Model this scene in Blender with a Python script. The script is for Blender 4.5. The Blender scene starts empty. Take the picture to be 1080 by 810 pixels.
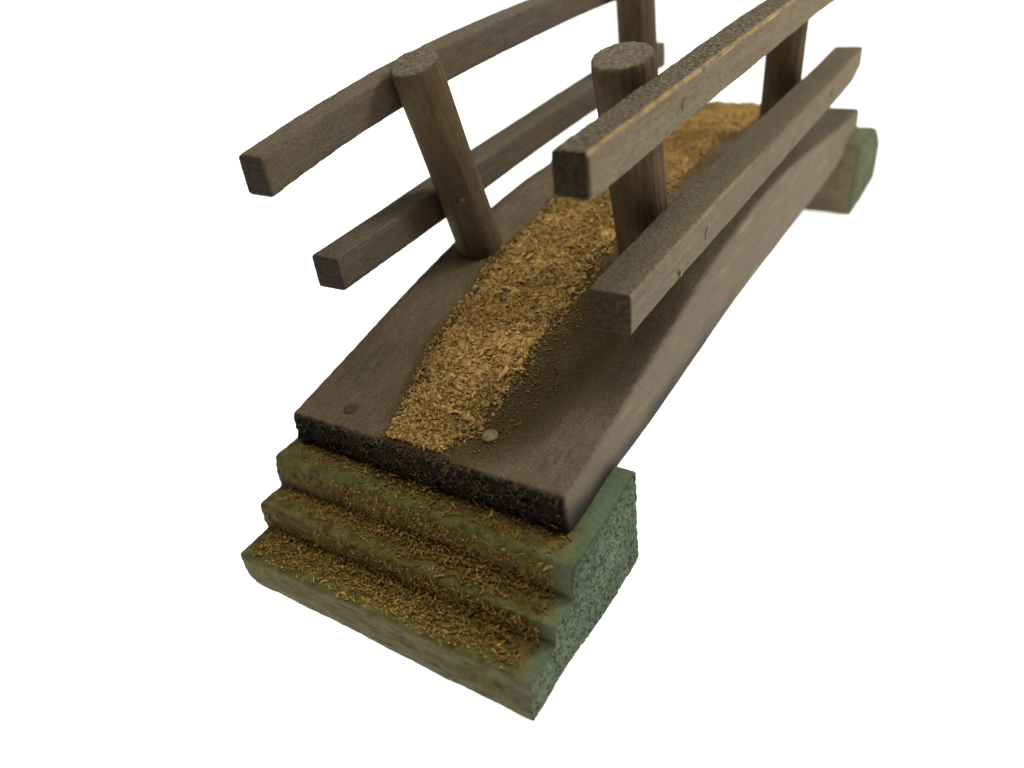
# Small handmade wooden footbridge with sawdust path on two stepped green blocks, on an added glowing white backdrop.
import bpy, bmesh, math, random
import numpy as np
from mathutils import Vector, noise, Matrix
random.seed(7); rng = np.random.default_rng(7)
S = 0.1            # one model unit (the deck width) = 10 cm
d = dict(cx=1.3498, cy=-1.384, cz=1.9553, pitch=-36.4904, yaw=38.0118, roll=-9.3671, f=874.0992, px=509.4449, py=443.5353,
         L=3.1668, s=.1101, q3=-.0366, q4=.1297, t=.1171, tm=.1924, zt=.4685,
         y1=-.3575, y2=-.2178, y3=-.0982, y2b=-.2212, y3b=-.1135, h1=.1414, h2=.2379, yb=.2993, bxl=-.5122, bxr=.5531, fyb=.2071)
RAILS = {'LU': (1.3052, .0259, .1622, .1174, -.4399, .0977, .0024, -.0314, .0122),
         'LL': (.8717, .0103, .3358, .1189, -.4388, .1166, .0069, .0011, -.0053),
         'RU': (1.262, .007, .2967, .1207, .3745, .1042, .0065, -.0206, -.0033),
         'RL': (.8361, .0051, .4014, .1286, .3737, .1344, -.0108, -.0366, .0033)}
POSTS = {'A': (-.3571, .9653, .0826, -.0013, -.3032), 'B': (.2894, 1.0092, .0889, -.0112, -.1851),
         'C': (-.3463, 2.4043, .0849, -.0107, -.0425), 'D': (.2696, 2.5444, .0838, .0408, -.0382)}
for nm, row in RAILS.items():
    for key, val in zip(('z', 'k', 'a', 'h', 'xi', 'w', 'sx', 'sz', 'c'), row): d[nm+key] = val
for nm, row in POSTS.items():
    for key, val in zip(('x', 'y', 'r', 'lx', 'ly'), row): d[nm+key] = val
POST_HEIGHT = {'A': .7276, 'B': .7169}; RAIL_END = {'RL': 3.1086, 'LL': 2.915}
L = d['L']; XL = d['bxl']; XR = d['bxr']
scene = bpy.context.scene; col = scene.collection

def zdeck(y):
    u = np.clip(np.asarray(y, float) / L, -.02, 1.02)
    return d['zt'] + 4*u*(1-u)*(d['s'] + d['q3']*(2*u-1) + d['q4']*(4*u*(1-u) - .5))
ZB = d['zt'] - d['t']                 # underside of the deck = top of the blocks

# ------------------------------------------------------------------ materials
def nodes(name):
    m = bpy.data.materials.new(name); m.use_nodes = True
    nt = m.node_tree; nt.nodes.clear()
    out = nt.nodes.new('ShaderNodeOutputMaterial'); b = nt.nodes.new('ShaderNodeBsdfPrincipled')
    nt.links.new(b.outputs[0], out.inputs[0])
    return m, nt, b
class G:
    def __init__(s, nt): s.nt = nt
    def n(s, t, **kw):
        x = s.nt.nodes.new(t)
        for k, v in kw.items():
            if hasattr(x, k): setattr(x, k, v)
        return x
    def link(s, a, b): s.nt.links.new(a, b)
    def attr(s, name, out='Fac'):
        a = s.n('ShaderNodeAttribute'); a.attribute_name = name; return a.outputs[out]
    def mapping(s, vec, scale):
        m = s.n('ShaderNodeMapping'); m.inputs['Scale'].default_value = scale; s.link(vec, m.inputs[0]); return m.outputs[0]
    def noise(s, vec, scale=1, detail=4, rough=.55, dist=0):
        t = s.n('ShaderNodeTexNoise'); t.inputs['Scale'].default_value = scale; t.inputs['Detail'].default_value = detail
        t.inputs['Roughness'].default_value = rough; t.inputs['Distortion'].default_value = dist; s.link(vec, t.inputs['Vector']); return t.outputs['Fac']
    def ramp(s, fac, a, b, ca=(0,0,0,1), cb=(1,1,1,1)):
        r = s.n('ShaderNodeValToRGB'); r.color_ramp.elements[0].position = a; r.color_ramp.elements[1].position = b
        r.color_ramp.elements[0].color = ca; r.color_ramp.elements[1].color = cb; s.link(fac, r.inputs[0]); return r.outputs[0]
    def mix(s, fac, a, b, mode='MIX'):
        m = s.n('ShaderNodeMix', data_type='RGBA', blend_type=mode)
        for i, v in ((0, fac), (6, a), (7, b)):
            if isinstance(v, (int, float)): m.inputs[i].default_value = v
            elif isinstance(v, tuple): m.inputs[i].default_value = (*v, 1) if len(v) == 3 else v
            else: s.link(v, m.inputs[i])
        return m.outputs[2]
    def math(s, op, a, b=None, clamp=False):
        m = s.n('ShaderNodeMath', operation=op); m.use_clamp = clamp
        for i, v in ((0, a), (1, b)):
            if v is None: continue
            if isinstance(v, (int, float)): m.inputs[i].default_value = v
            else: s.link(v, m.inputs[i])
        return m.outputs[0]
    def bump(s, h, strength, dist, prev=None):
        b = s.n('ShaderNodeBump'); b.inputs['Strength'].default_value = strength; b.inputs['Distance'].default_value = dist
        s.link(h, b.inputs['Height'])
        if prev: s.link(prev, b.inputs['Normal'])
        return b.outputs[0]

def wood(name, dark, light, end, crust=0.0, grain=1.0, wear=(.62,.44,.2), speck=1.0, stain_shade=None, gscale=(46, 2.2, 46)):
    m, nt, b = nodes(name); g = G(nt)
    sec = g.attr('sec', 'Vector')
    fib = g.noise(g.mapping(sec, gscale), 1, 5, .62, .25)          # long grain
    fine = g.noise(g.mapping(sec, (150, 22, 150)), 1, 3, .7)
    spk = g.noise(sec, 185, 4, .8)
    blot = g.noise(g.mapping(sec, (5, 1.8, 5)), 1, 4, .6)
    c = g.mix(g.ramp(fib, .3, .72), dark, light)
    c = g.mix(g.math('MULTIPLY', g.ramp(blot, .35, .7), .5), c, tuple(x*1.25 for x in light))
    sp = g.ramp(spk, .40, .62)
    c = g.mix(.5*speck, c, g.mix(sp, tuple(x*.5 for x in dark), tuple(x*1.5 for x in light)))
    mid = g.noise(g.mapping(sec, (30, 9, 30)), 1, 4, .65)
    c = g.mix(g.math('MULTIPLY', g.ramp(mid, .48, .68), .35), c, tuple(x*.75 for x in dark))
    warm = g.noise(g.mapping(sec, (3.1, 1.3, 3.1)), 1, 3, .6)
    c = g.mix(g.math('MULTIPLY', g.ramp(warm, .42, .66), .35), c, (light[0]*1.05, light[1]*.86, light[2]*.62))
    pore = g.ramp(fine, .30, .44)
    c = g.mix(g.math('MULTIPLY', g.math('SUBTRACT', 1.0, pore), .5), c, tuple(x*.4 for x in dark))
    if stain_shade:                                                       # glue stain round the sawdust path, plus painted shade of the right rail
        c = g.mix(g.math('MULTIPLY', g.attr('stain'), .92), c, g.mix(sp, tuple(x*.5 for x in stain_shade), stain_shade))
    if stain_shade:                                                       # pale dust rubbed into the bare wood, and tan scuffs along the side
        dus = g.ramp(g.noise(g.mapping(sec, (9, 5, 9)), 1, 6, .75), .50, .70)
        c = g.mix(g.math('MULTIPLY', g.math('MULTIPLY', dus, sp), .38), c, (.24,.195,.13))
        scf = g.ramp(g.noise(g.mapping(sec, (30, 3.0, 30)), 1, 4, .7), .56, .68)
        c = g.mix(g.math('MULTIPLY', g.attr('flank'), .38), c, (.215,.178,.118))
        c = g.mix(g.math('MULTIPLY', g.math('MULTIPLY', scf, g.attr('flank')), .5), c, (.33,.245,.135))
    if crust:                                                       # granular grey crust sitting on the upper face
        cr = g.noise(sec, 95, 4, .85, .2)
        ccol = g.mix(g.ramp(cr, .42, .6), (.055,.045,.027), (.34,.285,.185))
        c = g.mix(g.math('MULTIPLY', g.attr('top'), crust), c, ccol)
    wn = g.ramp(g.noise(g.mapping(sec, (14, 9, 14)), 1, 4, .7), .38, .56)
    sp3 = g.n('ShaderNodeSeparateXYZ'); g.link(sec, sp3.inputs[0])
    ex = g.math('ADD', sp3.outputs[0], .003); ez = g.math('ADD', sp3.outputs[2], .003)
    ed = g.math('SQRT', g.math('ADD', g.math('MULTIPLY', ex, ex), g.math('MULTIPLY', ez, ez)))
    ed = g.math('SUBTRACT', ed, g.math('MULTIPLY', wn, .0022))
    line = g.math('SUBTRACT', 1.0, g.ramp(ed, .0022, .0062))
    c = g.mix(g.math('MULTIPLY', g.math('MULTIPLY', g.attr('wear'), g.math('ADD', g.math('MULTIPLY', wn, .5), .5)), line), c, wear)
    en = g.noise(sec, 70, 3, .7)
    if stain_shade: c = g.mix(g.math('MULTIPLY', g.attr('low'), .85), c, (.018, .018, .019))
    c = g.mix(g.attr('endm'), c, g.mix(g.ramp(en, .35, .7), tuple(x*.5 for x in end), tuple(x*1.4 for x in end)))
    g.link(c, b.inputs['Base Color']); b.inputs['Roughness'].default_value = .82; b.inputs['Specular IOR Level'].default_value = .18
    n1 = g.bump(fib, .5*grain, .012*S)
    n2 = g.bump(spk, .5, .009*S, n1)
    if crust:
        n2 = g.bump(g.math('MULTIPLY', cr, g.attr('top')), .9, .03*S*crust, n2)
    n3 = g.bump(pore, .3, .006*S, n2)
    g.link(n3, b.inputs['Normal'])
    return m

M = {}
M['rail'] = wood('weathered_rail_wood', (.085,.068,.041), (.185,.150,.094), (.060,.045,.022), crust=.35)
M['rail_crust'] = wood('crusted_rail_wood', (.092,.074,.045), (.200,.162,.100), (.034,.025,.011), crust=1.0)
M['rail_left'] = wood('shaded_rail_wood', (.060,.049,.035), (.135,.112,.078), (.046,.037,.027), crust=.15)  # darker copy of the rail wood, shade of the left side put into it
M['post'] = wood('round_post_wood', (.056,.040,.019), (.138,.100,.052), (.150,.128,.085), grain=1.0, speck=.35, gscale=(62, 1.6, 62))
M['deck'] = wood('stained_deck_wood', (.064,.050,.030), (.138,.109,.069), (.009,.007,.005), stain_shade=(.066,.046,.013), speck=1.0)

def green_mat():
    m, nt, b = nodes('pitted_green_paint'); g = G(nt)
    sec = g.attr('sec', 'Vector')
    big = g.noise(sec, 4, 4, .6)
    c = g.mix(g.ramp(big, .35, .68), (.082,.120,.064), (.138,.175,.098))
    c = g.mix(g.math('MULTIPLY', g.ramp(g.noise(sec, 60, 4, .7), .40, .66), .4), c, (.165,.185,.110))
    ol = g.math('MULTIPLY', g.math('SUBTRACT', 1.0, g.attr('side')), g.attr('near'))
    c = g.mix(g.math('MULTIPLY', ol, g.attr('steps')), c, g.mix(g.ramp(g.noise(sec, 22, 4, .7), .35, .65), (.060,.066,.018), (.175,.180,.055)))
    c = g.mix(g.math('MULTIPLY', g.math('SUBTRACT', 1.0, g.attr('near')), .7), c, g.mix(big, (.100,.112,.045), (.185,.190,.092)))
    # bare brown patches on the front rise of the lowest step
    bare = g.math('MULTIPLY', g.attr('front'), g.ramp(g.noise(g.mapping(sec, (3.5, 9, 14)), 1, 5, .7), .36, .60))
    c = g.mix(bare, c, g.mix(g.ramp(g.noise(g.mapping(sec, (9, 30, 60)), 1, 5, .75), .36, .52), (.035,.034,.018), (.195,.155,.075)))
    pit = g.noise(g.mapping(sec, (150, 120, 88)), 1, 3, .6, .35)
    pm = g.ramp(g.math('ADD', pit, g.math('MULTIPLY', g.math('SUBTRACT', g.noise(sec, 5, 3, .6), .5), .22)), .35, .49)
    w = g.math('MULTIPLY', g.math('SUBTRACT', 1.0, pm), g.attr('side'))
    c = g.mix(g.math('MULTIPLY', w, .85), c, (.032,.032,.014))
    tr = g.ramp(g.noise(sec, 26, 4, .7), .36, .55)
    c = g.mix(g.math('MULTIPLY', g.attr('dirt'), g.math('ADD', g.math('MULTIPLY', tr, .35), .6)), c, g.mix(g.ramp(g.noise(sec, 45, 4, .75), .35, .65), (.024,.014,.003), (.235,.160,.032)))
    g.link(c, b.inputs['Base Color']); b.inputs['Roughness'].default_value = .8; b.inputs['Specular IOR Level'].default_value = .22
    n = g.bump(g.math('MULTIPLY', pm, g.attr('side')), .9, .014*S)
    n = g.bump(g.noise(sec, 75, 5, .8), .8, .014*S, n)
    g.link(n, b.inputs['Normal']); return m
M['green'] = green_mat()

def brown_mat():
    m, nt, b = nodes('bare_block_face'); return m
def dust_mat(name, ca, cb, cc):
    m, nt, b = nodes(name); g = G(nt)
    t = g.attr('tint')
    r = g.n('ShaderNodeValToRGB'); e = r.color_ramp.elements
    e[0].position = 0; e[0].color = (*ca, 1); e[1].position = 1; e[1].color = (*cc, 1)
    k = e.new(.5); k.color = (*cb, 1); g.link(t, r.inputs[0])
    tc = g.n('ShaderNodeTexCoord'); nz = g.noise(tc.outputs['Object'], 900, 2, .6)
    c = g.mix(.35, r.outputs[0], g.mix(g.ramp(nz, .35, .65), tuple(x*.35 for x in cb), cc))
    g.link(c, b.inputs['Base Color']); b.inputs['Roughness'].default_value = .85; b.inputs['Specular IOR Level'].default_value = .15
    g.link(g.bump(nz, .5, .01*S), b.inputs['Normal'])
    return m
M['dust'] = dust_mat('golden_sawdust', (.085,.060,.018), (.375,.222,.064), (.60,.43,.17))
M['dust_step'] = dust_mat('stained_sawdust', (.075,.040,.008), (.29,.170,.036), (.60,.41,.13))
M['dust_dark'] = dust_mat('dark_sawdust', (.012,.009,.005), (.038,.026,.012), (.25,.18,.085))

def metal(name, c, rough):
    m, nt, b = nodes(name); g = G(nt)
    tc = g.n('ShaderNodeTexCoord'); nz = g.noise(tc.outputs['Object'], 700, 3, .7)
    g.link(g.mix(g.ramp(nz, .35, .65), tuple(x*.45 for x in c), c), b.inputs['Base Color'])
    b.inputs['Metallic'].default_value = .1; b.inputs['Specular IOR Level'].default_value = .3; b.inputs['Roughness'].default_value = rough
    g.link(g.bump(nz, .5, .008*S), b.inputs['Normal']); return m
M['nail_bright'] = metal('worn_nail_metal', (.22,.175,.095), .5)
M['nail_stained'] = metal('stained_nail_metal', (.070,.056,.038), .7)
M['nail_dark'] = metal('tarnished_nail_metal', (.135,.110,.074), .8)

# ------------------------------------------------------------------ mesh helpers
def link(name, me, mat, parent=None):
    o = bpy.data.objects.new(name, me); col.objects.link(o)
    if mat: me.materials.append(mat)
    if parent: o.parent = parent
    return o
def get_co(me):
    a = np.empty(len(me.vertices)*3); me.vertices.foreach_get('co', a); return a.reshape(-1, 3)
def get_no(me):
    a = np.empty(len(me.vertices)*3); me.vertices.foreach_get('normal', a); return a.reshape(-1, 3)
def set_co(me, a): me.vertices.foreach_set('co', np.asarray(a, float).ravel()); me.update()
def fattr(me, n, v):
    a = me.attributes.new(n, 'FLOAT', 'POINT'); a.data.foreach_set('value', np.asarray(v, float).ravel())
def vattr(me, n, v):
    a = me.attributes.new(n, 'FLOAT_VECTOR', 'POINT'); a.data.foreach_set('vector', np.asarray(v, float).ravel())
def sstep(a, b, x): t = np.clip((x-a)/(b-a), 0, 1); return t*t*(3-2*t)
def nz(co, f, seed=0.0):
    f = np.asarray(f, float)*np.ones(3)
    return np.array([noise.noise(Vector((p[0]*f[0]+seed, p[1]*f[1]-seed*.7, p[2]*f[2]+seed*1.3))) for p in co])
def remesh(bm, voxel, smooth=2):
    """bmesh (model units) -> evenly tessellated mesh with softly worn edges"""
    me = bpy.data.meshes.new('tmp'); bm.normal_update(); bm.to_mesh(me); bm.free()
    o = bpy.data.objects.new('tmp', me); col.objects.link(o)
    r = o.modifiers.new('r', 'REMESH'); r.mode = 'VOXEL'; r.voxel_size = voxel; r.use_smooth_shade = True
    if smooth:
        s = o.modifiers.new('s', 'SMOOTH'); s.factor = .5; s.iterations = smooth
    dg = bpy.context.evaluated_depsgraph_get()
    me2 = bpy.data.meshes.new_from_object(o.evaluated_get(dg))
    bpy.data.objects.remove(o); bpy.data.meshes.remove(me)
    return me2
def wobble(me, amps):
    co = get_co(me); no = get_no(me)
    dsp = sum(a*nz(co, f, s) for a, f, s in amps)
    set_co(me, co + no*dsp[:, None])
def finish(me):
    co = get_co(me); set_co(me, co*S)
    me.polygons.foreach_set('use_smooth', [True]*len(me.polygons))

def sweep(sections, close=True):
    """list of rings (same number of points) -> closed solid"""
    bm = bmesh.new(); rings = [[bm.verts.new(p) for p in s] for s in sections]
    n = len(rings[0])
    for a, b in zip(rings, rings[1:]):
        for i in range(n): bm.faces.new((a[i], a[(i+1) % n], b[(i+1) % n], b[i]))
    bm.faces.new(rings[0][::-1]); bm.faces.new(rings[-1])
    bmesh.ops.recalc_face_normals(bm, faces=bm.faces); return bm

# ------------------------------------------------------------------ the bridge
root = bpy.data.objects.new('toy_bridge', None); col.objects.link(root)
root.empty_display_size = .02; root.location = (0, 0, 0)
root['label'] = 'small handmade brown wooden footbridge with sawdust path, pole railings and green stepped ends'
root['category'] = 'toy bridge'

def rail_z(r, y):
    v = y - L/2; return d[r+'z'] - d[r+'k']*v**2 + d[r+'sz']*v + d[r+'c']*v**3
def rail_x(r, y): return d[r+'xi'] + d[r+'sx']*(y - L/2)
END = {'LU': L*.93, 'RU': L*.93, 'RL': RAIL_END['RL'], 'LL': RAIL_END['LL']}
def make_rail(r, mat, label, seed):
    sg = 1 if r[0] == 'R' else -1; w, h = d[r+'w'], d[r+'h']; a, b = d[r+'a'] - {'LU': .034, 'LL': .024, 'RU': .010, 'RL': .014}[r], END[r]
    secs = []
    for y in np.linspace(a, b, 70):
        x0 = rail_x(r, y); z0 = rail_z(r, y)
        x1 = x0 + sg*w; ww = 1.0
        c = .006
        secs.append([(x0, y, z0-c), (x0+sg*c, y, z0), (x1-sg*c, y, z0), (x1, y, z0-c), (x1, y, z0-h+c), (x1-sg*c, y, z0-h), (x0+sg*c, y, z0-h), (x0, y, z0-h+c)])
    if r == 'RL':    # far end is pared away underneath
        for k, t in ((-1, .30), (-2, .22), (-3, .14), (-4, .06)):
            secs[k] = [(p[0], p[1], p[2] + (h*t if i in (4,5,6,7) else 0)) for i, p in enumerate(secs[k])]
    me = remesh(sweep(secs), .0075, 3)
    wobble(me, [(.006, (4, 1.3, 4), seed), (.0012, (18, 8, 18), seed+3)] + ([(.0018, 110, seed+5)] if r == 'RU' else [(.0008, 90, seed+5)]))
    if r == 'RU':   # extra grit on the upper face
        co = get_co(me); no = get_no(me); t = sstep(.5, .9, no[:, 2])
        set_co(me, co + no*(t*np.maximum(nz(co, 85, 9.1), -.1)*.003)[:, None])
    co = get_co(me); no = get_no(me)
    zc = rail_z(r, co[:, 1]); xo = rail_x(r, co[:, 1]) + sg*w
    vattr(me, 'sec', np.stack([co[:, 0]-xo, co[:, 1]+seed*3, co[:, 2]-zc], 1))
    fattr(me, 'top', sstep(.35, .8, no[:, 2]))
    fattr(me, 'endm', sstep(.5, .85, -no[:, 1])*(co[:, 1] < a+.05))  # near ends: dark end grain, with front-face shade put into the colour
    dist = np.hypot(co[:, 0]-xo + sg*.004, co[:, 2]-zc + .004)
    wr = (dist < .035)*1.0
    amt = {'RU': 1-.6*sstep(1.3, 2.6, co[:, 1]), 'RL': .34-.32*sstep(1.2, 1.7, co[:, 1]), 'LU': 0, 'LL': 0}[r]
    fattr(me, 'wear', wr*amt)
    finish(me); o = link('rail', me, mat, root); o['label'] = label; return o

rails = {}
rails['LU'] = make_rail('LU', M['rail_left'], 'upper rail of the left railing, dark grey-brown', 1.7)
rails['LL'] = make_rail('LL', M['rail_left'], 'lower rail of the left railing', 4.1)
rails['RU'] = make_rail('RU', M['rail_crust'], 'upper rail of the right railing, gritty on top with a pale worn edge', 6.3)
rails['RL'] = make_rail('RL', M['rail'], 'lower rail of the right railing with a thin worn edge', 8.9)

def make_post(p, h, seed, label):
    b = Vector((d[p+'x'], d[p+'y'], float(zdeck(d[p+'y'])))); v = Vector((d[p+'lx'], d[p+'ly'], 1.0))
    top = b + v*h; bot = b - v*.04; ax = (top-bot).normalized(); ln = (top-bot).length
    q = ax.to_track_quat('Z', 'X'); r = d[p+'r']; secs = []
    for i in range(30):
        t = i/29; rr = r*(1 + .02*math.sin(3*t+seed))
        if i == 29: rr *= .965
        secs.append([bot + q @ Vector((rr*math.cos(k*math.tau/40), rr*math.sin(k*math.tau/40), ln*(t if i < 29 else 1))) for k in range(40)])
        if i == 28: secs[-1] = [bot + q @ Vector((rr*math.cos(k*math.tau/40), rr*math.sin(k*math.tau/40), ln*.985)) for k in range(40)]
    me = remesh(sweep(secs), .0065, 2)
    co = get_co(me); no = get_no(me); qi = q.inverted(); R = np.array(qi.to_matrix())
    lc = (co - np.array(bot)) @ R.T; ln_ = no @ R.T
    # slightly facetted, whittled surface with long fibres
    ang = np.arctan2(lc[:, 1], lc[:, 0]); side = 1 - sstep(.5, .8, np.abs(ln_[:, 2]))
    fl = nz(np.stack([np.cos(ang)*1.0, np.sin(ang)*1.0, lc[:, 2]*.5], 1), 2.1, seed)*.007
    fi = nz(np.stack([np.cos(ang), np.sin(ang), lc[:, 2]*.16], 1), 11, seed)*.0022
    endf = nz(co, 95, seed)*.003
    set_co(me, co + no*((fl+fi)*side + endf*(1-side))[:, None])
    vattr(me, 'sec', np.stack([lc[:, 0]+seed, lc[:, 2], lc[:, 1]], 1))
    for n in ('top', 'wear'): fattr(me, n, np.zeros(len(co)))
    fattr(me, 'endm', sstep(.6, .9, ln_[:, 2]))
    finish(me); o = link('post', me, M['post'], root); o['label'] = label; return o
hA, hB = POST_HEIGHT['A'], POST_HEIGHT['B']
pA = make_post('A', hA, 2.2, 'near post of the left railing, leaning towards the camera')
pB = make_post('B', hB, 5.5, 'near post of the right railing')
make_post('C', hA, 7.1, 'far post of the left railing')
make_post('D', hB, 9.4, 'far post of the right railing')

def droop(x, y):      # the handmade block is lower at its front right corner
    return .028*np.clip(np.asarray(x)+.5, 0, 1)**1.2*(1 - sstep(.04, .35, y))
# ---- deck: flat underneath, humped on top
def make_deck():
    secs = []; c = .008; x0, x1 = -.5, .5
    for y in np.linspace(-.008, L+.004, 120):
        z = float(zdeck(y)); zb = ZB
        zb = zb - (d['tm']*4*(y/L)*(1-y/L) - 4*(y/L)*(1-y/L)*0)*0
        zb = z - d['t'] - d['tm']*4*(y/L)*(1-y/L)
        secs.append([(x0, y, z-c), (x0+c, y, z), (x1-c, y, z), (x1, y, z-c), (x1, y, zb+c), (x1-c, y, zb), (x0+c, y, zb), (x0, y, zb+c)])
    me = remesh(sweep(secs), .0105, 2)
    wobble(me, [(.007, (2.4, 1.3, 2.4), 3.3), (.0013, (16, 8, 16), 4.4), (.0007, 60, 1.4)])
    co = get_co(me); no = get_no(me)
    e = sstep(.5, .85, -no[:, 1])*(co[:, 1] < .06)
    co[:, 2] -= droop(co[:, 0], co[:, 1])*sstep(.0, d['t'], zdeck(co[:, 1]) - co[:, 2])
    co2 = co + no*(e*nz(co, 34, 7.7)*.018 + e*nz(co, 80, 2.7)*.01)[:, None]
    set_co(me, co2)
    vattr(me, 'sec', np.stack([co[:, 0], co[:, 1], co[:, 2]], 1))
    fattr(me, 'top', np.zeros(len(co))); fattr(me, 'endm', e)  # near end almost black, its shade put into the end colour
    dist = np.hypot(co[:, 0]-.5, co[:, 2]-zdeck(co[:, 1])); fattr(me, 'wear', dist*0)
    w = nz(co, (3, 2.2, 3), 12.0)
    xr = path_r(co[:, 1]) + .36*np.exp(-((co[:, 1]-.62)/.55)**2) + .035 + .12*w; xl = path_l(co[:, 1]) - .02  # stain widened on the right to paint the lower rail's shadow
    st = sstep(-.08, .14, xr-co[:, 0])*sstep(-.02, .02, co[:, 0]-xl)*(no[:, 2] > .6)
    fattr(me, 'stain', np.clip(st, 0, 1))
    hb = co[:, 2] - (zdeck(co[:, 1]) - d['t'] - d['tm']*4*(co[:, 1]/L)*(1-co[:, 1]/L))
    fattr(me, 'flank', sstep(.5, .9, no[:, 0]))
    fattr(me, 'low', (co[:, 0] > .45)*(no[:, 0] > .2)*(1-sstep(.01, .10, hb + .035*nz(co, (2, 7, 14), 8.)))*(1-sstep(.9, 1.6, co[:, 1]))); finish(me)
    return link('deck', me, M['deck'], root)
PLy = [0, .02, .165, .331, .486, .58, .72, .91, 1.07, 1.2, 1.37, 1.9, 2.5, L]; PLx = [-.12, -.124, -.155, -.218, -.238, -.232, -.243, -.275, -.255, -.243, -.26, -.25, -.26, -.27]
PRy = [0, .02, .108, .207, .281, .373, .572, .704, .886, 1.01, 1.1, 1.575, 1.9, 2.5, 2.63, L]; PRx = [.05, .09, .138, .142, .147, .158, .130, .138, .135, .127, .132, .136, .115, .05, .08, .06]
def path_l(y): return np.interp(y, PLy, PLx)
def path_r(y): return np.interp(y, PRy, PRx)
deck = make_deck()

# ---- stepped blocks
def make_block(far, label):
    y1, y2, y3, y2b, y3b = d['y1'], d['y2'], d['y3'], d['y2b'], d['y3b']; h1, h2 = d['h1'], d['h2']; yb = d['yb'] if not far else d['fyb']
    top = ZB - .001
    prof = [(y1, .0), (y1, h1), (y2b+.03, h1-.004), (y2, h2), (y3b+.02, h2-.004), (y3, top), (yb, top), (yb, 0)]
    if not far:
        prof = [(y1+.010, -.012), (y1-.004, .05), (y1, h1), (y2b, h1-.006), (y2b-.004, h1+.03), (y2, h2), (y3b, h2-.006), (y3b-.004, h2+.04), (y3, top), (yb, top), (yb, -.012)]
    if far: prof = [(y1+.02, -.012), (y1, .10), (y1+.03, .20), (y2+.02, .30), (y3+.02, top-.004), (y3+.05, top), (yb, top), (yb, -.012)]
    fy = (lambda y: L-y) if far else (lambda y: y)
    secs = [[(x, fy(p[0]), p[1]) for p in prof] for x in np.linspace(XL-.010, XR+.012, 30)]
    me = remesh(sweep(secs), .0075, 5)
    wobble(me, [(.010, (2.4, 2.4, 2.4), 21.3+far), (.0035, (12, 12, 12), 3.4), (.0018, 55, 2.4)])
    co = get_co(me); no = get_no(me)
    if not far:   # the lowest rise grows taller towards its right end
        sx = np.clip((co[:, 0]-XL)/(XR-XL), 0, 1)**1.4; fr = 1 - sstep(y1, y1+.11, co[:, 1])
        co[:, 2] -= droop(co[:, 0], co[:, 1])*sstep(h1-.01, h1+.05, co[:, 2]); co[:, 1] -= .026*sx*fr*(1-sstep(.0, .09, co[:, 2]))
        set_co(me, co); no = get_no(me)
    side = sstep(.55, .85, np.abs(no[:, 0])); pit = nz(co, (90, 72, 52), 31.0)
    set_co(me, co - no*(side*sstep(.05, .45, pit)*.006)[:, None])
    yy = (L - co[:, 1]) if far else co[:, 1]
    vattr(me, 'sec', co)
    fattr(me, 'side', side); fattr(me, 'near', np.full(len(co), 0. if far else 1.)); fattr(me, 'steps', (1-sstep(-.02, .06, yy))*(1-.75*sstep(XR-.09, XR-.01, co[:, 0])))
    nf = no[:, 1] if far else -no[:, 1]
    fattr(me, 'front', sstep(.5, .85, nf)*(co[:, 2] < h1+.005)*(yy < y1+.05))
    # brown glue-and-dust stain towards the inner corners of the treads and under each nosing
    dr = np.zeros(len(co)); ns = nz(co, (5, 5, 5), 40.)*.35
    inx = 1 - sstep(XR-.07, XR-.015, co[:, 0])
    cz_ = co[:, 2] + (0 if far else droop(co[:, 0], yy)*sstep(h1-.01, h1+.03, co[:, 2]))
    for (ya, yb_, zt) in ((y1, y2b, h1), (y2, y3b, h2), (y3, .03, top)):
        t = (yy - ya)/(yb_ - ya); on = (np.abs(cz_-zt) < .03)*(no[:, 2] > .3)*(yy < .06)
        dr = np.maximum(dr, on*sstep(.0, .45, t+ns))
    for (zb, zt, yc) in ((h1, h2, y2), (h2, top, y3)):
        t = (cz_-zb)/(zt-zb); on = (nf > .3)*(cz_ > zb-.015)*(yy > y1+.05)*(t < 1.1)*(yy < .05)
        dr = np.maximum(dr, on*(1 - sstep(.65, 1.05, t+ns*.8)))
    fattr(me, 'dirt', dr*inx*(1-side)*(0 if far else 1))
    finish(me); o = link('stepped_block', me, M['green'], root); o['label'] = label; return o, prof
near_block, prof = make_block(False, 'near block cut into three green steps strewn with sawdust')
far_block, _ = make_block(True, 'far green block under the end of the deck')
# bare brown rear face of the far block (a stained board end)
def make_backing():
    y = L - d['fyb']; w = .012
    secs = [[(x, y-w, -.008), (x, y-w, ZB-.004), (x, y+.01, ZB-.004), (x, y+.01, -.008)] for x in np.linspace(XL+.004, XR-.004, 20)]
    me = remesh(sweep(secs), .009, 1); wobble(me, [(.003, 12, 3.)])
    co = get_co(me); vattr(me, 'sec', co[:, [1, 0, 2]])
    for n in ('top', 'wear', 'endm', 'stain'): fattr(me, n, np.zeros(len(co)))
    finish(me); o = link('bare_face', me, M['rail'], far_block); o['label'] = 'bare brown face of the far block'
make_backing()

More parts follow.
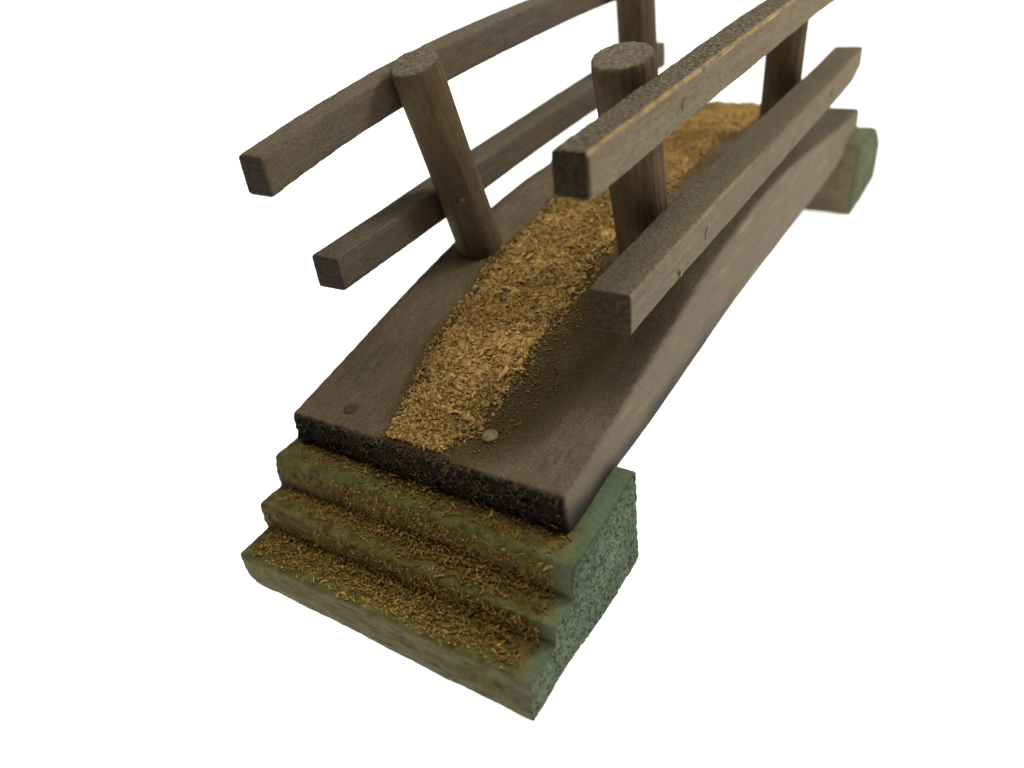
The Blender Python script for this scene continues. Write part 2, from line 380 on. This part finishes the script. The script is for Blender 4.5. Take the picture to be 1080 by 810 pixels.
# ------------------------------------------------------------------ sawdust
def frame_of(n):
    n = n/np.linalg.norm(n, axis=1, keepdims=True)
    r = rng.normal(size=n.shape); t = r - (r*n).sum(1, keepdims=True)*n; t /= np.linalg.norm(t, axis=1, keepdims=True)
    return n, t, np.cross(n, t)
def chips(P, N, ln, wd, th, tint, lift=.0, tilt=.35, curl=.25):
    """little curled wood shavings: 4 cross-sections x 3 points each"""
    n, t, b = frame_of(N); k = len(P)
    ti = rng.normal(0, tilt, k)[:, None]; t2 = t*np.cos(ti) + n*np.sin(ti); n2 = n*np.cos(ti) - t*np.sin(ti)
    cu = rng.normal(0, curl, k)[:, None]; sw = rng.normal(0, curl, k)[:, None]
    V = []
    for u, ws in ((-1, .45), (-.35, 1.0), (.35, .9), (1, .35)):
        c = P + n*lift[:, None] + t2*(u*ln[:, None]/2) + n2*(cu*(u*u-.4)*ln[:, None]*.5) + b*(sw*(u*u-.4)*ln[:, None]*.5)
        w = wd[:, None]*ws
        V += [c - b*w/2, c + n2*th[:, None]*ws, c + b*w/2]
    V = np.stack(V, 1)                               # k,12,3
    q = []
    for s in range(3):
        a = s*3; q += [(a, a+1, a+4, a+3), (a+1, a+2, a+5, a+4), (a+2, a, a+3, a+5)]
    q = np.array(q); base = (np.arange(k)*12)[:, None, None]
    F = (q[None] + base).reshape(-1, 4)
    T = (np.array([[0, 2, 1], [9, 10, 11]])[None] + base).reshape(-1, 3)
    me = bpy.data.meshes.new('chips'); nv = k*12
    me.vertices.add(nv); me.vertices.foreach_set('co', (V.reshape(-1, 3)*S).ravel())
    loops = np.concatenate([F.ravel(), T.ravel()]); me.loops.add(len(loops)); me.loops.foreach_set('vertex_index', loops.astype(np.int32))
    starts = np.concatenate([np.arange(len(F))*4, len(F)*4 + np.arange(len(T))*3]); me.polygons.add(len(starts))
    me.polygons.foreach_set('loop_start', starts.astype(np.int32))
    me.update(calc_edges=True); me.validate()
    fattr(me, 'tint', np.repeat(tint, 12)); return me
def join(a, b):
    bm = bmesh.new(); bm.from_mesh(a); bm.from_mesh(b); me = bpy.data.meshes.new('sawdust'); bm.to_mesh(me); bm.free(); return me

# bed of the path: a lumpy mat of fine grains, then shavings on it
def path_bed():
    ys = np.arange(.026, L-.02, .0085); nx = 46; V = []; tint = []
    yy, uu = np.meshgrid(ys, np.linspace(0, 1, nx), indexing='ij')
    jl = np.array([noise.noise(Vector((y*9, 1.1, 0)))*.022 + noise.noise(Vector((y*40, 5.1, 0)))*.014 for y in ys])[:, None]
    jr = np.array([noise.noise(Vector((y*9, 9.1, 0)))*.022 + noise.noise(Vector((y*40, 3.1, 0)))*.014 for y in ys])[:, None]
    xl = path_l(ys)[:, None] + jl; xr = path_r(ys)[:, None] + jr
    xx = xl + (xr-xl)*uu; P = np.stack([xx, yy, zdeck(yy)], -1).reshape(-1, 3)
    edge = np.minimum(uu, 1-uu).ravel()*2; env = sstep(0, .30, edge)
    endf = sstep(0, .03, P[:, 1])*sstep(0, .04, L-.02-P[:, 1])
    h = .006 + .012*nz(P, 10, 1.) + .016*nz(P, 30, 2.) + .012*nz(P, 70, 3.)
    P[:, 2] += np.where(env*endf > 0, env*endf*np.maximum(h, .001), -.004) + .0
    P[:, 2] -= (1-env*endf)*.006
    me = bpy.data.meshes.new('bed'); n = len(ys)
    idx = np.arange(n*nx).reshape(n, nx); F = np.stack([idx[:-1, :-1], idx[:-1, 1:], idx[1:, 1:], idx[1:, :-1]], -1).reshape(-1, 4)
    me.from_pydata((P*S).tolist(), [], F.tolist())
    fattr(me, 'tint', np.clip(.42 + .55*nz(P, 30, 7.) + .25*nz(P, 8, 2.), 0, 1))
    return me
def lognorm(m, s, k): return m*np.exp(rng.normal(0, s, k))
def path_chips(k):
    y = rng.uniform(0, 1, k)**1.25*(L-.05) + .016; xl, xr = path_l(y), path_r(y)
    u = rng.uniform(-.03, 1.03, k); hole = nz(np.stack([xl+(xr-xl)*u, y, y*0], 1), (13, 13, 1), 5.) - .9*sstep(.18, 0, np.minimum(u, 1-u)); u = np.where((hole < -.33)*(rng.random(k) < .75), rng.uniform(.1, .9, k), u); u = np.where(y < .06, np.clip(u, .05, .95), u); x = xl + (xr-xl)*u
    P = np.stack([x, y, zdeck(y)], 1); dz = (zdeck(y+.01)-zdeck(y-.01))/.02
    N = np.stack([rng.normal(0, .25, k), -dz + rng.normal(0, .25, k), np.ones(k)], 1)
    e = np.clip(np.minimum(u+.03, 1.03-u)*10, .15, 1)
    return chips(P, N, np.minimum(lognorm(.0105, .6, k), np.where(y < .06, .02, .05)), lognorm(.0058, .4, k), lognorm(.0042, .35, k), np.clip(rng.beta(1.8, 1.8, k) + .35*nz(P, 7, 3.), 0, 1),
                 lift=rng.uniform(.0, .017, k)*e, tilt=.45, curl=.25)
# a few larger golden shavings lying on top
k = 22; y = rng.uniform(.15, 1.4, k); x = path_l(y) + (path_r(y)-path_l(y))*rng.uniform(.15, .95, k)
y[0], x[0] = .36, .10; y[1], x[1] = .29, .12
P = np.stack([x, y, zdeck(y)+.022], 1); N = np.tile([0, 0, 1.], (k, 1))
big = chips(P, N, np.r_[.085, .05, lognorm(.045, .25, k-2)], np.r_[.018, .014, lognorm(.011, .2, k-2)], np.r_[.012, .01, lognorm(.006, .2, k-2)], rng.uniform(.4, .75, k), lift=np.zeros(k), tilt=.1, curl=.2)
me = join(join(path_bed(), path_chips(33000)), big); me.polygons.foreach_set('use_smooth', [False]*len(me.polygons))
o = link('sawdust_path', me, M['dust'], deck)

def loose_on_deck(k):   # thin dust on the bare wood beside the path
    y = rng.uniform(0, 1, k)*L*.9+.01; s = rng.random(k) < .65
    x = np.where(s, path_r(y) + np.abs(rng.normal(0, .058, k)), path_l(y) - np.abs(rng.normal(0, .012, k)))
    P = np.stack([x, y, zdeck(y)], 1); N = np.tile([0, 0, 1.], (k, 1))
    return chips(P, N, lognorm(.0065, .5, k), lognorm(.0035, .3, k), lognorm(.002, .3, k), rng.uniform(0, .6, k), lift=np.full(k, .002), tilt=.15, curl=.2)
link('loose_sawdust', loose_on_deck(3000), M['dust_step'], deck)

# dark stuck dust on the near end of the deck
k = 3300; x = rng.uniform(-.475, .485, k); t = .01+.97*rng.beta(1.0, 1.2, k)
keep = rng.random(k) < (.12 + .88*sstep(-.42, -.15, x))*(1 - .72*sstep(.12, .34, x)); x, t = x[keep], t[keep]; k = len(x)
z = d['zt'] - t*(d['t']*.98 + droop(x, 0))
P = np.stack([x, np.full(k, -.003), z], 1); N = np.stack([rng.normal(0, .35, k), -np.ones(k), rng.normal(.1, .35, k)], 1)
wmid = np.exp(-((x+.0)/.24)**2)
me = chips(P, N, lognorm(.0095, .5, k), lognorm(.0052, .35, k), lognorm(.0038, .3, k), np.clip(rng.beta(.8, 2.8, k) + .5*wmid*rng.random(k)**2, 0, 1), lift=rng.uniform(0, .012, k), tilt=.45, curl=.35)
link('dark_sawdust', me, M['dust_dark'], deck)

# dust on the steps: treads thick at the inner corner, risers thinner
def step_chips():
    y1, y2, y3, y2b, y3b = d['y1'], d['y2'], d['y3'], d['y2b'], d['y3b']; h1, h2 = d['h1'], d['h2']
    Ps, Ns, Ts, Ls = [], [], [], []
    def add(P, N, T, Lg): Ps.append(P); Ns.append(N); Ts.append(T); Ls.append(Lg)
    for ya, yb, zt, k, pw in ((y1, y2b, h1, 3900, 1.1), (y2, y3b, h2, 2100, .75), (y3, .0, ZB, 1500, .8)):
        t = rng.beta(1.4, 1.0, k)**pw; x = XL+.035 + (XR-XL-.075)*rng.beta(1.05, 1.0, k)
        keep = (rng.random(len(t)) < 1 - .6*sstep(.30, .50, x))*(rng.random(len(t)) < .45 + .55*sstep(-.25, .25, nz(np.stack([x, t*.13, t*0], 1), (11, 30, 1), ya*20)))*(t > .06 + .12*nz(np.stack([x, t, t], 1), (9, 0, 0), ya*10)) ; x, t = x[keep], t[keep]; k = len(x)
        heap = sstep(.55, 1, t)
        P = np.stack([x, ya + (yb-ya)*t, zt - .001 + heap*rng.uniform(0, .014, k) + rng.uniform(0, .004, k)], 1)
        N = np.stack([rng.normal(0, .3, k), -heap*.8 + rng.normal(0, .3, k), np.ones(k)], 1)
        if ya != y1: P[:, 2] -= droop(P[:, 0], P[:, 1])
        add(P, N, np.clip(-.30*sstep(.25, .5, x) + rng.beta(1.6, 1.9, k) + .30*(1-t)*(1.0 if ya == y1 else .35) - .12, 0, 1), np.minimum(lognorm(.0080, .68, k), .045))  # tint darker at right ends and inner corners: shade put into the colour
    for yc0, yc1, z0, z1, k in ((y2b-.004, y2, h1, h2, 1500), (y3b-.004, y3, h2, ZB, 1700)):
        t = rng.beta(1.0, 1.35, k); x = XL+.035 + (XR-XL-.08)*rng.random(k); t = t*.93
        P = np.stack([x, yc0 + (yc1-yc0)*t - .003, z0 + (z1-z0)*t], 1); P[:, 2] -= droop(P[:, 0], P[:, 1])*sstep(h1-.01, h1+.05, P[:, 2])
        N = np.stack([rng.normal(0, .3, k), -np.ones(k), rng.normal(.2, .3, k)], 1)
        add(P, N, np.clip(rng.beta(1.2, 2.2, k), 0, 1), np.minimum(lognorm(.0070, .65, k), .035))
    P, N, T, Lg = map(np.concatenate, (Ps, Ns, Ts, Ls)); k = len(P)
    return chips(P, N, Lg, np.minimum(lognorm(.0046, .45, k), Lg*.7), lognorm(.0022, .35, k), T, lift=rng.uniform(0, .003, k), tilt=.2, curl=.3)
link('step_sawdust', step_chips(), M['dust_step'], near_block)

# ------------------------------------------------------------------ nails
def nail(p, n, r, mat, parent, label=None, proud=.010, squash=1.0):
    bm = bmesh.new(); n = Vector(n).normalized(); q = n.to_track_quat('Z', 'Y'); rings = []
    for rr, zz in ((1.0, -.01), (1.0, proud*.55), (.90, proud*.9), (.55, proud), (.2, proud*1.02)):
        rings.append([bm.verts.new(Vector(p)*1 + q @ Vector((r*rr*math.cos(a)*squash*(1+.03*math.sin(3*a+1)), r*rr*math.sin(a)*(1+.05*math.sin(2*a)), zz))) for a in [k*math.tau/28 for k in range(28)]])
    for a, b in zip(rings, rings[1:]):
        for i in range(28): bm.faces.new((a[i], a[(i+1) % 28], b[(i+1) % 28], b[i]))
    bm.faces.new(rings[-1]); bm.faces.new(rings[0][::-1]); bmesh.ops.recalc_face_normals(bm, faces=bm.faces)
    me = bpy.data.meshes.new('nail'); bm.to_mesh(me); bm.free(); set_co(me, get_co(me)*S)
    me.polygons.foreach_set('use_smooth', [True]*len(me.polygons))
    o = link('nail', me, mat, parent)
    if label: o['label'] = label
nail((.187, .124, float(zdeck(.124))), (0, -.15, 1), .025, M['nail_bright'], deck, 'bright nail head beside the sawdust path', .011)
nail((-.305, .076, float(zdeck(.076))), (0, -.15, 1), .025, M['nail_stained'], deck, 'stained nail head on the bare left side of the deck', .006)
nail((rail_x('RU', .85)+d['RUw'], .85, 1.2125), (1, 0, 0), .018, M['nail_dark'], rails['RU'], None, .004, .8)
nail((rail_x('RL', .958)+d['RLw'], .958, .787), (1, 0, 0), .020, M['nail_dark'], rails['RL'], None, .004, .8)
nail((rail_x('RL', .735)+d['RLw'], .735, .759), (1, 0, 0), .009, M['nail_bright'], rails['RL'], 'small bright pin head', .006, .8)
nail((rail_x('RL', 2.5)+d['RLw'], 2.53, float(rail_z('RL', 2.53))-.06), (1, 0, 0), .021, M['nail_dark'], rails['RL'], None, .004, .8)
nail((-.275, .772, .882), (1, -.15, .1), .012, M['nail_stained'], pA, 'rusty nail tip poking through the post', .008, .8)

# ------------------------------------------------------------------ white backdrop (glowing sheet added for a blank background)
def backdrop():
    bm = bmesh.new(); xs = (-50*S, 30*S); prof = [(-3.2*S, 0)] + [(60*S, 0)]
    for i in range(1, 13):
        a = i/12*math.pi/2; prof.append((60*S + 12*S*math.sin(a), 12*S*(1-math.cos(a))))
    prof.append((72*S, 50*S)); ring = [[bm.verts.new((x, y, z-.0017)) for y, z in prof] for x in xs]
    for i in range(len(prof)-1): bm.faces.new((ring[0][i], ring[1][i], ring[1][i+1], ring[0][i+1]))
    me = bpy.data.meshes.new('ground'); bm.to_mesh(me); bm.free()
    m, nt, b = nodes('backlit_white_acrylic')
    b.inputs['Base Color'].default_value = (.8, .8, .8, 1); b.inputs['Roughness'].default_value = .6
    b.inputs['Emission Color'].default_value = (1, 1, 1, 1); b.inputs['Emission Strength'].default_value = 1.0
    o = link('ground', me, m); o['kind'] = 'structure'; o['label'] = 'plain white backlit surface under and behind the bridge'
backdrop()

# ------------------------------------------------------------------ light
w = bpy.data.worlds.new('World'); scene.world = w; w.use_nodes = True
bg = w.node_tree.nodes['Background']; bg.inputs[0].default_value = (1, .97, .93, 1); bg.inputs[1].default_value = .12
def area(name, loc, target, size, power, color=(1, .96, .9)):
    li = bpy.data.lights.new(name, 'AREA'); li.shape = 'SQUARE'; li.size = size*S; li.energy = power; li.color = color
    o = bpy.data.objects.new(name, li); col.objects.link(o); o.location = Vector(loc)*S
    o.rotation_euler = (Vector(target)-Vector(loc)).to_track_quat('-Z', 'Y').to_euler(); return o
area('key_softbox', (5.2, 5.6, 6.5), (0, 1.2, .5), 2.4, 5.6)
area('top_softbox', (.5, 0.5, 8), (0, 1.2, .5), 4.0, 4.2, (1, .93, .82))

# ------------------------------------------------------------------ camera
cd = bpy.data.cameras.new('camera'); cam = bpy.data.objects.new('camera', cd); col.objects.link(cam); scene.camera = cam
p, yw, r = (math.radians(d[k]) for k in ('pitch', 'yaw', 'roll'))
fwd = Vector((-math.sin(yw)*math.cos(p), math.cos(yw)*math.cos(p), math.sin(p))); right = fwd.cross(Vector((0, 0, 1))).normalized(); up = right.cross(fwd)
R_ = right*math.cos(r) + up*math.sin(r); U_ = -right*math.sin(r) + up*math.cos(r)
mt = Matrix((R_, U_, -fwd)).transposed().to_4x4(); mt.translation = Vector((d['cx'], d['cy'], d['cz']))*S; cam.matrix_world = mt
cd.sensor_width = 36; cd.lens = d['f']/1080*36; cd.shift_x = (540-d['px'])/1080; cd.shift_y = (d['py']-405)/1080
cd.clip_start = .005; cd.clip_end = 50
cd.dof.use_dof = True; cd.dof.focus_distance = 2.55*S; cd.dof.aperture_fstop = (cd.lens/1000)/(.036*S)
scene.view_settings.view_transform = 'Standard'; scene.view_settings.look = 'None'; scene.view_settings.gamma = 1
scene.view_settings.exposure = 0
